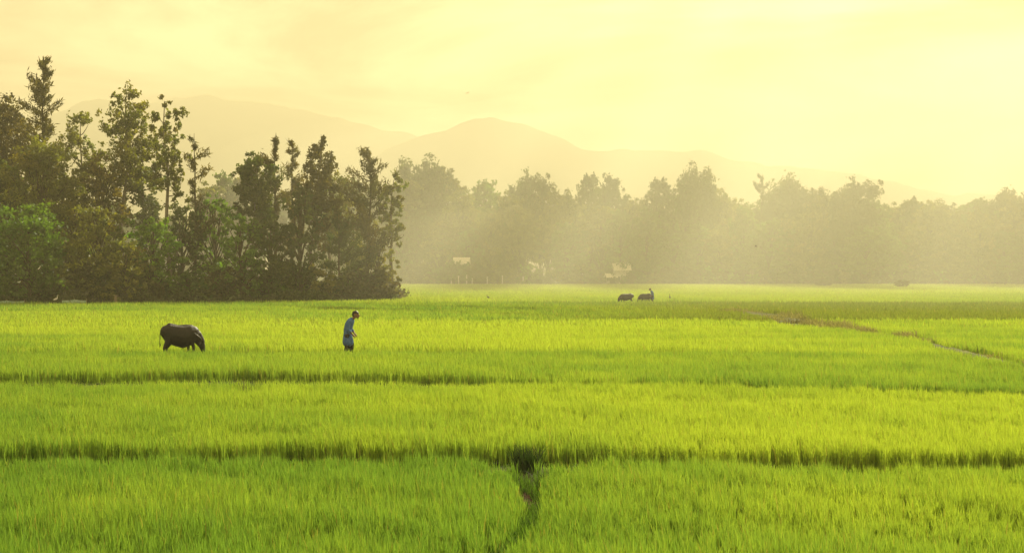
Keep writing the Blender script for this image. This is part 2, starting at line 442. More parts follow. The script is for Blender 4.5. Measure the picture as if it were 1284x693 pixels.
def leaf_quads(P, size, aspect, rng, axis=None, jitter=0.8):
    """one pointed leaf spray (rhombus) per point"""
    n = len(P)
    d = rng.normal(0, 1, (n, 3)) * jitter
    if axis is not None: d = d + axis
    d /= np.linalg.norm(d, axis=1)[:, None] + 1e-9
    r = rng.normal(0, 1, (n, 3)); s = np.cross(d, r); s /= np.linalg.norm(s, axis=1)[:, None] + 1e-9
    L = (size * rng.uniform(0.6, 1.4, n))[:, None]
    co = np.empty((n, 4, 3), np.float32)
    co[:, 0] = P - d * L * 0.5; co[:, 2] = P + d * L * 0.5
    co[:, 1] = P + s * L * 0.5 * aspect - d * L * 0.08; co[:, 3] = P - s * L * 0.5 * aspect - d * L * 0.08
    return co.reshape(-1, 3), (np.arange(n * 4, dtype=np.int32)).reshape(n, 4)

def crown_mesh(name, groups, rng):
    """groups: list of (points, colour(n,3), size, aspect, axis, jitter)"""
    cos, fs, cs, n = [], [], [], 0
    for P, c, size, asp, axis, jit in groups:
        if len(P) == 0: continue
        co, f = leaf_quads(P, size, asp, rng, axis, jit)
        cos.append(co); fs.append(f + n); cs.append(np.repeat(c, 4, axis=0)); n += len(co)
    return np_mesh(name, np.concatenate(cos), [np.concatenate(fs)], np.concatenate(cs))

def blob_points(rng, c, r, n, hollow=0.45):
    u = rng.normal(0, 1, (n, 3)); u /= np.linalg.norm(u, axis=1)[:, None]
    rad = hollow + (1 - hollow) * rng.uniform(0, 1, n) ** 0.7
    rad *= 1 + 0.22 * np.sin(u[:, 0] * 5 + c[0]) * np.cos(u[:, 2] * 4 + c[1])
    return np.asarray(c) + u * rad[:, None] * np.asarray(r)

def puff_points(rng, c, r, n):
    """a loose spray of leaves: a few sub-sprigs scattered about a limb's end, denser inwards"""
    m = max(4, n // 26)
    u = rng.normal(0, 0.50, (m, 3)); u[:, 2] = u[:, 2] * 0.9 - 0.1
    sub = u[rng.randint(0, m, n)] + rng.normal(0, 0.17, (n, 3))
    return np.asarray(c) + sub * np.asarray(r)

def tone(rng, base, n, spread=0.22):
    k = rng.uniform(1 - spread, 1 + spread)
    hue = rng.normal(0, 0.08)
    b = np.array(base) * k * np.array([1 + hue, 1, 1 - hue])
    return np.clip(b[None, :] * rng.uniform(0.7, 1.3, n)[:, None], 0.003, 0.5)

def gen_tree(kind, h, w, base, seed, dens=1.0, leaf=0.42, lean=0.0, low=None):
    """returns (trunk mesh, crown mesh) for a tree h metres high and w wide with its foot at the origin"""
    rng = np.random.RandomState(seed); tb = Tubes(); groups = []
    hw = w / 2
    if kind == 'euc':                                     # slender pale trunk, a few forks, separate leaf clumps with sky between
        low = 0.45 if low is None else low
        top = np.array([lean * h + rng.normal(0, 0.03) * h, rng.normal(0, 0.03) * h, h * 0.94])
        tp = branch_path(rng, (0, 0, -0.2), top, 9, 0.10)
        r0 = 0.012 * h + 0.06
        tb.tube(tp, np.linspace(r0, 0.04, 9), 7)
        nb = int(rng.randint(13, 18))
        ends = [tp[-1]]
        for b in range(nb):
            t = low + (0.94 - low) * (b + rng.uniform(0, 0.8)) / nb
            p = np.array([np.interp(t, np.linspace(0, 1, 9), tp[:, k]) for k in range(3)])
            a = b * 2.4 + rng.uniform(-0.5, 0.5)
            env = hw * (0.55 + 0.45 * math.sin(math.pi * min(1, (t - low) / (1 - low) * 0.8 + 0.15))) * rng.uniform(0.5, 1.0)
            e = p + np.array([math.cos(a) * env, math.sin(a) * env, rng.uniform(0.1, 0.9) * env])
            e[2] = min(e[2], h * 0.97)
            bp = branch_path(rng, p, e, 6, 0.14, -0.05)
            tb.tube(bp, np.linspace(r0 * 0.35 * (1 - t * 0.5), 0.025, 6), 5)
            ends.append(e)
            if rng.uniform() < 0.55: ends.append(bp[3] + rng.normal(0, 0.25, 3))
        for e in ends:
            cr = np.array([1, 1, 1.15]) * hw * rng.uniform(0.30, 0.50)
            nl = int(np.clip(240 * dens * (cr[0] / 1.3) ** 2 * (0.5 / leaf) ** 1.5, 70, 900))
            P = puff_points(rng, e, cr, nl)
            groups.append((P, tone(rng, base, nl, 0.3), leaf, 0.55, np.array([0, 0, -0.5]), 0.9))
    elif kind == 'cas':                                   # casuarina: straight stem, many rising branches carrying thin wisps
        low = 0.22 if low is None else low
        top = np.array([lean * h, rng.normal(0, 0.02) * h, h])
        tp = branch_path(rng, (0, 0, -0.2), top, 10, 0.05)
        r0 = 0.010 * h + 0.06
        tb.tube(tp, np.linspace(r0, 0.02, 10), 7)
        nb = int(30 * dens)
        side = rng.uniform(0, 6.28)
        for b in range(nb):
            t = low + (0.98 - low) * ((b + rng.uniform(0, 1)) / nb) ** 0.9
            p = np.array([np.interp(t, np.linspace(0, 1, 10), tp[:, k]) for k in range(3)])
            a = rng.uniform(0, 6.28)
            u = (t - low) / (1 - low)
            L = 1.25 * hw * (1.0 - 0.80 * u ** 1.3) * (0.35 + 0.65 * min(1, u * 5)) * rng.uniform(0.3, 1.35) * (1.0 + 0.35 * math.cos(a - side))
            e = p + np.array([math.cos(a) * L, math.sin(a) * L, L * rng.uniform(0.25, 0.95)])
            bp = branch_path(rng, p, e, 5, 0.12, -0.04)
            tb.tube(bp, np.linspace(0.05 + 0.02 * (1 - u), 0.012, 5), 4)
            nl = int((24 + 46 * L))
            tt = rng.uniform(0.15, 1.08, nl)
            P = np.stack([np.interp(tt, np.linspace(0, 1, 5), bp[:, k]) for k in range(3)], -1)
            P += rng.normal(0, 0.10 + 0.06 * L, (nl, 3)) * np.array([1, 1, 1.2])
            ax = np.array([math.cos(a) * 0.4, math.sin(a) * 0.4, 0.55])
            groups.append((P, tone(rng, base, nl, 0.25), leaf * 1.1, 0.20, ax * 1.6, 0.8))
    else:                                                 # 'broad': dense crown of many lobes reaching low
        low = 0.12 if low is None else low
        tp = branch_path(rng, (0, 0, -0.2), (lean * h, 0, h * 0.8), 7, 0.10)
        r0 = 0.014 * h + 0.08
        tb.tube(tp, np.linspace(r0, 0.06, 7), 7)
        nb = int(26 + h * 1.2)
        for b in range(nb):
            u = (b + rng.uniform(0, 1)) / nb
            z = h * (low + (0.93 - low) * u)
            env = hw * math.sqrt(max(0.05, 1 - (2 * max(u, 0.02) - 0.85) ** 2 / 1.4)) if kind == 'broad' else hw
            a = b * 2.399 + rng.uniform(-0.4, 0.4); rr = env * rng.uniform(0.35, 0.92)
            e = np.array([lean * h * u + math.cos(a) * rr, math.sin(a) * rr, z])
            s = np.array([np.interp(max(0.08, u * 0.75), np.linspace(0, 1, 7), tp[:, k]) for k in range(3)])
            bp = branch_path(rng, s, e, 5, 0.12, 0.05)
            tb.tube(bp, np.linspace(r0 * 0.3, 0.03, 5), 4)
            cr = np.array([1, 1, 0.75]) * hw * rng.uniform(0.26, 0.46)
            nl = int(np.clip(98 * dens * (cr[0] / 1.3) ** 2 * (0.5 / leaf) ** 1.5, 60, 900))
            P = puff_points(rng, e, cr, nl)
            P[:, 2] = np.maximum(P[:, 2], 0.15)
            groups.append((P, tone(rng, base, nl, 0.3), leaf, 0.6, np.array([0, 0, -0.25]), 1.0))
    # fix total height: stretch the crown so that its top is h
    tm = tb.mesh('trunk'); cm = crown_mesh('crown', groups, rng)
    return tm, cm

def place_tree(name, px, top, Y, wpx, kind, base, label, cat, seed, group=None, dens=1.0, leaf=0.42, lean=0.0, low=None, bark=None):
    h = wz(top, Y); w = wpx / F * Y
    tm, cm = gen_tree(kind, h, w, base, seed, dens, leaf, lean, low)
    r = empty(name, (wx(px, Y), Y, 0), label, cat, group)
    link('trunk', tm, bark or M_BARK, r, True); link('crown', cm, M_LEAF, r)
    return r

OLIVE = (0.150, 0.170, 0.026); BROWN = (0.135, 0.122, 0.024); DARK = (0.066, 0.098, 0.018); GREEN = (0.095, 0.185, 0.018)
BRGREEN = (0.13, 0.26, 0.018); PALE = (0.20, 0.21, 0.040); DKBROWN = (0.086, 0.080, 0.020)
k9 = 0.906
NEAR = [
 # name, px, top, Y, width px, kind, colour, lean, low, dens, label
 ('casuarina_tree', 57, 74, 170, 62, 'cas', DKBROWN, 0.0, 0.4, 1.5, 'tall wispy casuarina with a spiky top, highest tree at the grove left edge'),
 ('broadleaf_tree', 6, 112, 182, 92, 'broad', DKBROWN, 0.0, 0.45, 1.0, 'dark brownish flat-topped tree cut by the left frame edge, beside the tall spiky casuarina'),
 ('broadleaf_tree', 52, 166, 164, 104, 'broad', OLIVE, 0.0, 0.25, 1.15, 'wide olive brown round-crowned tree right below the tallest spiky casuarina'),
 ('broadleaf_tree', 0, 190, 168, 84, 'broad', DARK, 0.0, 0.15, 1.0, 'dark green tree at the left frame edge under the flat-topped brown tree'),
 ('broadleaf_tree', 38, 250, 154, 108, 'broad', GREEN, 0.0, 0.10, 1.0, 'low spreading green tree with layered boughs at the left front of the grove'),
 ('eucalyptus_tree', 108, 138, 180, 56, 'euc', OLIVE, 0.0, 0.5, 1.0, 'thin olive eucalyptus between the tall spiky casuarina and the tallest round-tufted eucalyptus'),
 ('eucalyptus_tree', 150, 106, 173, 60, 'euc', OLIVE, 0.0, 0.55, 0.9, 'tallest eucalyptus with airy light olive tufts and open sky between its branches'),
 ('broadleaf_tree', 128, 188, 170, 80, 'broad', BROWN, 0.0, 0.15, 1.0, 'brownish dense tree under the tallest eucalyptus, right of the wide olive dome'),
 ('eucalyptus_tree', 212, 118, 166, 46, 'euc', OLIVE, 0.0, 0.55, 1.1, 'slim eucalyptus with a narrow oval crown on a long bare trunk'),
 ('eucalyptus_tree', 180, 172, 176, 56, 'euc', DARK, 0.0, 0.4, 1.2, 'dark eucalyptus in the hollow between the two highest eucalyptus crowns'),
 ('casuarina_tree', 243, 168, 168, 50, 'cas', DKBROWN, 0.0, 0.25, 0.7, 'half bare casuarina with a pointed tip and one branch rising to the right'),
 ('broadleaf_tree', 192, 268, 160, 74, 'broad', BRGREEN, 0.0, 0.2, 1.0, 'bright green bushy tree under the slim long-trunked eucalyptus'),
 ('broadleaf_tree', 122, 252, 158, 84, 'broad', OLIVE, 0.0, 0.1, 1.0, 'olive bushy tree in front of the brownish dense tree, right of the layered green one'),
 ('broadleaf_tree', 158, 302, 155, 58, 'broad', PALE, 0.0, 0.05, 0.9, 'short yellowish tree at the grove foot, left of the bright green bushy tree'),
 ('broadleaf_tree', 268, 238, 170, 66, 'broad', BRGREEN, 0.0, 0.15, 1.0, 'bright green tree filling the dip in the skyline right of the half bare casuarina'),
 ('broadleaf_tree', 302, 262, 161, 66, 'broad', GREEN, 0.0, 0.1, 1.0, 'mid green leafy tree below the round-topped dark eucalyptus'),
 ('eucalyptus_tree', 318, 194, 170, 56, 'euc', DARK, 0.0, 0.4, 1.4, 'dark eucalyptus with a rounded top just right of the skyline dip'),
 ('casuarina_tree', 345, 166, 174, 38, 'cas', DKBROWN, 0.0, 0.3, 1.0, 'left one of two slender pointed casuarinas side by side amid the grove'),
 ('casuarina_tree', 366, 172, 178, 38, 'cas', BROWN, 0.0, 0.3, 1.0, 'right one of two slender pointed casuarinas side by side amid the grove'),
 ('eucalyptus_tree', 388, 165, 170, 50, 'euc', DKBROWN, 0.035, 0.35, 1.6, 'dark tree whose top leans to the right like a plume'),
 ('broadleaf_tree', 376, 222, 167, 62, 'broad', DARK, 0.0, 0.15, 1.0, 'dense dark tree below the plume-topped leaning tree'),
 ('eucalyptus_tree', 414, 214, 184, 46, 'euc', OLIVE, 0.0, 0.4, 1.0, 'lighter olive tree filling the gap right of the plume-topped leaning tree'),
 ('casuarina_tree', 424, 262, 172, 60, 'cas', DARK, 0.0, 0.15, 1.2, 'short dark ragged casuarina with spreading sprays between plume-topped and last tall casuarina'),
 ('casuarina_tree', 461, 191, 174, 62, 'cas', DKBROWN, 0.02, 0.22, 1.5, 'last tall casuarina, dark and feathery, near the right end of the grove'),
 ('eucalyptus_tree', 490, 212, 176, 36, 'euc', OLIVE, 0.0, 0.5, 0.8, 'slim tree on a bare thin trunk at the very right end of the grove'),
 ('broadleaf_tree', 474, 298, 174, 42, 'broad', PALE, 0.0, 0.05, 0.9, 'pale green cone-shaped small tree at the right end foot of the grove'),
 ('broadleaf_tree', 340, 272, 164, 72, 'broad', DARK, 0.0, 0.1, 1.0, 'shady dark tree in front of the two slender pointed casuarinas'),
 ('broadleaf_tree', 232, 252, 168, 62, 'broad', DARK, 0.0, 0.1, 1.0, 'shady dark tree below the half bare casuarina, right of the bright green bushy tree'),
 ('broadleaf_tree', 86, 214, 172, 76, 'broad', OLIVE, 0.0, 0.15, 1.0, 'olive tree between the wide olive dome and the brownish dense tree'),
 ('eucalyptus_tree', 440, 242, 188, 44, 'euc', PALE, 0.0, 0.3, 0.9, 'sparse pale tree seen hazily between the short ragged and last tall casuarina'),
 ('broadleaf_tree', -70, 150, 176, 110, 'broad', BROWN, 0.0, 0.15, 1.0, 'brown green tree beyond the left frame edge beside the flat-topped tree'),
 ('eucalyptus_tree', -120, 120, 182, 80, 'euc', OLIVE, 0.0, 0.4, 1.2, 'tall olive eucalyptus beyond the left frame edge'),
]
for i, (nm, px, top, Y, wp, kind, colr, lean, low, dens, lab) in enumerate(NEAR):
    place_tree(nm, px, top, Y * k9, wp, kind, colr, lab, 'tree', 100 + i * 7, dens=dens, leaf=0.36 if kind != 'cas' else 0.55, lean=lean, low=low,
               bark=M_PALEBARK if kind == 'euc' else M_BARK, group='trees of the dark grove')

# shrubs along the foot of the grove
rb = random.Random(4)
BUSHMESH = []
for s in range(6):
    BUSHMESH.append(gen_tree('broad', 3.4, 3.6, [DARK, GREEN, OLIVE, BRGREEN, DKBROWN, PALE][s], 900 + s, 1.0, 0.36, 0.0, 0.03))
def copy_plant(name, meshes, loc, scale, label, cat, group, rz, bark=M_BARK):
    r = empty(name, loc, label, cat, group, rz); r.scale = scale
    t = link('trunk', meshes[0], bark, r); c = link('crown', meshes[1], M_LEAF, r)
    return r
x = -40; i = 0
while x < 488:
    Y = float(grove_front(np.array([wx(x, 140)]))[0]) + rb.uniform(2.5, 7)
    s = rb.uniform(0.55, 1.5)
    dark = i % 6
    lab = {0: 'dark green shrub at the shady foot of the grove', 1: 'fresh green shrub at the foot of the grove', 2: 'olive shrub at the foot of the grove', 3: 'bright green shrub at the foot of the grove', 4: 'brownish shrub at the foot of the grove', 5: 'pale leafy shrub at the foot of the grove'}[dark]
    copy_plant('shrub', BUSHMESH[dark], (wx(x, Y), Y, 0), (s * rb.uniform(0.9, 1.3), s, s * rb.uniform(0.8, 1.1)), lab, 'shrub', 'shrubs at the foot of the grove', rb.uniform(0, 6.28))
    x += rb.uniform(11, 20); i += 1

def undergrowth():
    rng = np.random.RandomState(77); n = 16000
    X = rng.uniform(wx(-160, 140), wx(498, 152), n)
    Y = grove_front(X) + 0.4 + 1.6 * vnoise(X, X * 0, 0.5, 22) + rng.exponential(4.0, n)
    Y = np.minimum(Y, grove_front(X) + 26)
    hh = 1.5 * (0.55 + 0.4 * np.clip(vnoise(X, Y, 0.9, 6), -1, 1.2))
    P = np.stack([X, Y, np.abs(hh) * rng.uniform(0.05, 1, n)], -1)
    m = (0.5 + 0.5 * vnoise(X, Y, 0.35, 15)).clip(0, 1)[:, None]
    col = (np.array(DARK) * m + np.array((0.085, 0.082, 0.05)) * (1 - m)) * rng.uniform(0.6, 1.4, n)[:, None]
    o = link('undergrowth', crown_mesh('undergrowth', [(P, col, 0.5, 0.5, np.array([0, 0, 0.6]), 0.9)], rng), M_LEAF)
    tag(o, 'low grey green brush lining the foot of the grove', 'undergrowth', kind='stuff')
undergrowth()
# a dark leafy forest floor below the grove
grid_sheet('forest_floor', np.linspace(wx(-300, 140), wx(500, 152), 40), np.linspace(0, 1, 8),
           lambda X, T: X * 0 + 0.02, M_SOIL)
ff = bpy.data.objects['forest_floor']
for v in ff.data.vertices:
    gfv = float(grove_front(np.array([v.co.x]))[0]); v.co.y = gfv - 0.3 + v.co.y * 50

# ------------------------------------------------------------------ far treeline
FARK = []
for s, (kind, low, dn, colr) in enumerate([('broad', 0.10, 0.9, OLIVE), ('broad', 0.42, 0.8, OLIVE), ('broad', 0.2, 0.9, GREEN), ('euc', 0.45, 1.5, DARK), ('broad', 0.35, 0.8, DARK), ('cas', 0.2, 1.2, DARK)]):
    FARK.append(gen_tree(kind, 24.0, 13.0 if kind != 'cas' else 8.0, colr, 500 + s, dn, 0.75, 0.0, low))
def far_tree(px, top, Y, v, wscale, label, rz, group='hazy trees of the far treeline', name=None):
    h = wz(top, Y)
    nm = name or {0: 'broadleaf_tree', 2: 'broadleaf_tree', 4: 'broadleaf_tree', 1: 'broadleaf_tree', 3: 'eucalyptus_tree', 5: 'casuarina_tree'}[v]
    return copy_plant(nm, FARK[v], (wx(px, Y), Y, 0), (wscale, wscale, h / 24.0), label, 'tree', group, rz)
Y0 = FIELD_END
SKY = [ # px, top, variant, width scale, own label
 (262, 226, 0, 1, 'pale hazy tree seen through the dip in the dark grove'), (285, 212, 2, 1, None), (312, 214, 1, 1, None),
 (415, 226, 0, 1, None), (440, 222, 2, 1, None), (505, 224, 1, 1, None),
 (524, 214, 3, 0.9, None), (556, 209, 1, 1.0, 'tallest misty tree just right of the dark grove'), (580, 236, 0, 0.9, None),
 (607, 221, 2, 0.95, 'hazy dome-shaped tree standing up right of the tallest misty tree'), (640, 238, 0, 0.9, None), (660, 230, 3, 0.8, None), (686, 230, 1, 0.8, None), (712, 236, 0, 0.9, None),
 (739, 216, 4, 0.72, 'left one of the twin hazy round crowns rising above the middle of the treeline'), (765, 217, 4, 0.72, 'right one of the twin hazy round crowns rising above the middle of the treeline'),
 (792, 243, 0, 0.9, None), (828, 222, 4, 0.85, 'mushroom-topped hazy tree right of the twin round crowns'), (861, 224, 2, 0.7, 'hazy round tree next to the mushroom-topped one on its right'), (879, 222, 3, 0.7, None), (903, 236, 1, 0.8, None),
 (926, 248, 0, 0.8, None), (953, 219, 5, 0.9, 'thin lone spindly tree poking above the right half of the hazy treeline'), (975, 233, 2, 0.8, None), (1000, 235, 3, 0.9, None), (1022, 235, 1, 0.8, None), (1047, 238, 0, 0.8, None),
 (1070, 238, 3, 0.9, None), (1098, 246, 2, 0.9, None), (1125, 252, 0, 0.8, None), (1143, 246, 4, 0.7, None), (1168, 250, 1, 0.9, None), (1190, 256, 0, 0.8, None), (1226, 246, 2, 0.9, 'roundest crown near the right end of the hazy treeline'), (1252, 250, 3, 0.9, None), (1277, 244, 1, 0.8, None),
 (1310, 248, 0, 1, None), (1345, 252, 2, 1, None), (1385, 250, 1, 1, None), (-20, 230, 0, 1, None), (470, 228, 0, 1, None),
]
def sector(px, low=False):
    a = 'low front tree of the misty far treeline, ' if low else 'misty tree topping the far treeline, '
    if px < 500: return 'pale hazy tree glimpsed behind the dark grove'
    if px < 620: return a + 'between dark grove and dome-shaped tree'
    if px < 735: return a + 'between dome-shaped tree and twin crowns'
    if px < 950: return a + 'between twin crowns and thin spindly tree'
    return a + 'right of the thin spindly tree'
rf = random.Random(9)
for px, top, v, ws, lab in SKY:
    far_tree(px, top, Y0 + rf.uniform(14, 34), v, ws * rf.uniform(0.92, 1.1), lab or sector(px), rf.uniform(0, 6.28))
px = 470
while px < 1420:                                  # a lower front row hides the trunks
    top = rf.uniform(255, 292)
    far_tree(px, top, Y0 + rf.uniform(4, 12), rf.choice([0, 0, 2, 2, 1, 4]), rf.uniform(0.6, 0.9), sector(px, True), rf.uniform(0, 6.28))
    px += rf.uniform(24, 40)
px = -40
while px < 1420:                                  # back row closes the gaps
    far_tree(px, rf.uniform(246, 268), Y0 + rf.uniform(45, 70), rf.choice([0, 2, 4]), rf.uniform(1.0, 1.3), 'pale tree deep behind the far treeline', rf.uniform(0, 6.28), group='back trees of the far treeline')
    px += rf.uniform(30, 46)
px = 500
while px < 1400:                                  # scrub at the treeline's foot
    s = rf.uniform(0.7, 1.7); Y = Y0 + rf.uniform(1.5, 5)
    copy_plant('shrub', BUSHMESH[rf.choice([0, 1, 2, 3, 4])], (wx(px, Y), Y, 0), (s * 1.6, s, s), 'hazy shrub at the foot of the far treeline', 'shrub', 'shrubs along the far field edge', rf.uniform(0, 6.28))
    px += rf.uniform(9, 18)

# ------------------------------------------------------------------ bodies: swept spheres fused into one skin
def fuse(name, chains, voxel, smooth, mat, parent, ysc=1.0, iters=None):
    bm = bmesh.new()
    def ball(c, r, ry):
        m = Matrix.Translation(c) @ Matrix.Diagonal((r, ry, r, 1))
        bmesh.ops.create_icosphere(bm, subdivisions=2, radius=1.0, matrix=m)
    for ch in chains:
        for a, b in zip(ch[:-1], ch[1:]):
            L = (Vector(b[:3]) - Vector(a[:3])).length
            n = max(1, int(L / (0.3 * min(a[3], b[3])) + 0.999))
            for k in range(n + (b is ch[-1])):
                t = k / n
                p = Vector(a[:3]).lerp(Vector(b[:3]), t); r = a[3] + (b[3] - a[3]) * t
                ra = a[4] if len(a) > 4 else a[3]; rb_ = b[4] if len(b) > 4 else b[3]
                ball(p, r, ra + (rb_ - ra) * t)
    me = bpy.data.meshes.new('tmp'); bm.to_mesh(me); bm.free()
    o = bpy.data.objects.new('tmp', me); COL.objects.link(o)
    md = o.modifiers.new('r', 'REMESH'); md.mode = 'VOXEL'; md.voxel_size = voxel
    if smooth:
        s = o.modifiers.new('s', 'SMOOTH'); s.iterations = smooth; s.factor = 0.5
    bpy.context.view_layer.update()
    dg = bpy.context.evaluated_depsgraph_get()
    res = bpy.data.meshes.new_from_object(o.evaluated_get(dg))
    bpy.data.objects.remove(o); bpy.data.meshes.remove(me)
    res.name = name
    return link(name, res, mat, parent, True)

def make_buffalo(loc, label, group, rz=0.0, scale=1.0):
    r = empty('water_buffalo', loc, label, 'buffalo', group, rz); r.scale = (scale * 0.80, scale * 0.95, scale * 1.03)
    spine = [(-0.82, 0, 1.00, 0.25, 0.25), (-0.62, 0, 0.94, 0.37, 0.33), (-0.30, 0, 0.85, 0.42, 0.40), (0.05, 0, 0.80, 0.45, 0.42), (0.35, 0, 0.85, 0.42, 0.35), (0.56, 0, 0.90, 0.33, 0.26)]
    neck = [(0.50, 0, 0.94, 0.27, 0.20), (0.74, 0, 0.80, 0.27, 0.18), (0.92, 0, 0.60, 0.22, 0.15)]
    head = [(0.92, 0, 0.60, 0.20, 0.15), (0.99, 0, 0.46, 0.165, 0.14), (1.04, 0, 0.32, 0.125, 0.12), (1.08, 0, 0.20, 0.105, 0.11), (1.09, 0, 0.15, 0.095, 0.10)]
    L = [spine, neck, head,
         [(-0.62, 0, 1.24, 0.11), (-0.2, 0, 1.20, 0.07), (0.2, 0, 1.20, 0.08), (0.48, 0, 1.19, 0.08), (0.62, 0, 1.08, 0.10)]]
    for s, dx in ((1, 0.10), (-1, -0.10)):
        # hind leg: hip, knee forward at the belly, hock back, near-vertical shank, hoof
        L.append([(-0.70, 0.17 * s, 0.92, 0.20, 0.13), (-0.60 + dx, 0.19 * s, 0.66, 0.15, 0.11), (-0.78 + dx, 0.19 * s, 0.42, 0.082), (-0.80 + dx, 0.19 * s, 0.38, 0.072), (-0.79 + dx, 0.19 * s, 0.14, 0.055), (-0.76 + dx, 0.19 * s, 0.10, 0.062), (-0.73 + dx, 0.19 * s, 0.045, 0.062)])
        # fore leg: shoulder, elbow, knee, hoof
        L.append([(0.46, 0.17 * s, 0.82, 0.17, 0.11), (0.42 - dx * 0.6, 0.18 * s, 0.60, 0.11, 0.09), (0.45 - dx, 0.18 * s, 0.36, 0.072), (0.45 - dx, 0.18 * s, 0.14, 0.053), (0.47 - dx, 0.18 * s, 0.045, 0.062)])
    body = fuse('body', L, 0.026, 5, M_HIDE, r)
    for s in (1, -1):
        fuse('horn', [[(0.93, 0.09 * s, 0.68, 0.042), (0.88, 0.20 * s, 0.74, 0.038), (0.74, 0.31 * s, 0.83, 0.028), (0.60, 0.33 * s, 0.93, 0.016), (0.52, 0.30 * s, 1.00, 0.007)]], 0.012, 2, M_HORN, r)
        fuse('ear', [[(0.90, 0.12 * s, 0.59, 0.03, 0.02), (0.86, 0.20 * s, 0.54, 0.045, 0.02), (0.82, 0.27 * s, 0.49, 0.018, 0.012)]], 0.009, 2, M_HIDE, r)
    fuse('tail', [[(-1.00, 0, 1.06, 0.035), (-1.06, 0.01, 0.90, 0.025), (-1.07, 0.03, 0.62, 0.018), (-1.06, 0.03, 0.50, 0.032), (-1.06, 0.03, 0.40, 0.012)]], 0.012, 2, M_HIDE, r)
    return r
YB = 54.4
buf = make_buffalo((wx(228, YB), YB, 0.02), 'large dark water buffalo grazing with its head down in the rice at left', None, rz=R(22), scale=0.97)

def copy_thing(root, name, loc, label, group, rz, scale):
    c = root.copy(); COL.objects.link(c); c.name = name; c.location = loc; c.rotation_euler = (0, 0, rz); c.scale = (scale,) * 3
    c['label'] = label
    if group: c['group'] = group
    for ch in root.children:
        d = ch.copy(); COL.objects.link(d); d.parent = c
    return c
YF = dep(375)
copy_thing(buf, 'water_buffalo', (wx(785, YF), YF, 0.0), 'small distant buffalo grazing alone, left of the one beside the tiny person', 'distant buffaloes in the far paddy', R(195), 0.80)
copy_thing(buf, 'water_buffalo', (wx(809, YF + 2), YF + 2, 0.0), 'small distant buffalo beside the tiny standing person in the far paddy', 'distant buffaloes in the far paddy', R(150), 0.78)

def hand_chains(w, d, s, curl=0.6):
    """palm and five fingers at wrist w, pointing along d; s = +1/-1 for the thumb's side"""
    w, d = Vector(w), Vector(d).normalized()
    up = Vector((0, 1, 0)) * s
    side = (up - d * up.dot(d)).normalized(); down = d.cross(side) * s
    if down.z > 0: down = -down
    out = [[(*w, 0.026, 0.020), (*(w + d * 0.045), 0.034, 0.030), (*(w + d * 0.085), 0.030, 0.034)]]
    for k, ln in enumerate((0.072, 0.082, 0.076, 0.060)):
        b = w + d * 0.085 + side * (0.030 - 0.020 * k)
        m = b + (d * 0.85 + down * 0.5 * curl).normalized() * ln * 0.45
        e = m + (d * 0.35 + down * 1.0 * curl).normalized() * ln * 0.35
        f = e + (d * -0.1 + down).normalized() * ln * 0.25
        out.append([(*b, 0.0095), (*m, 0.0088), (*e, 0.008), (*f, 0.007)])
    t0 = w + d * 0.03 + side * 0.026; t1 = t0 + (d * 0.6 + side * 0.6 + down * 0.3).normalized() * 0.04; t2 = t1 + (d * 0.9 + down * 0.4).normalized() * 0.032
    out.append([(*t0, 0.013), (*t1, 0.0105), (*t2, 0.008)])
    return out

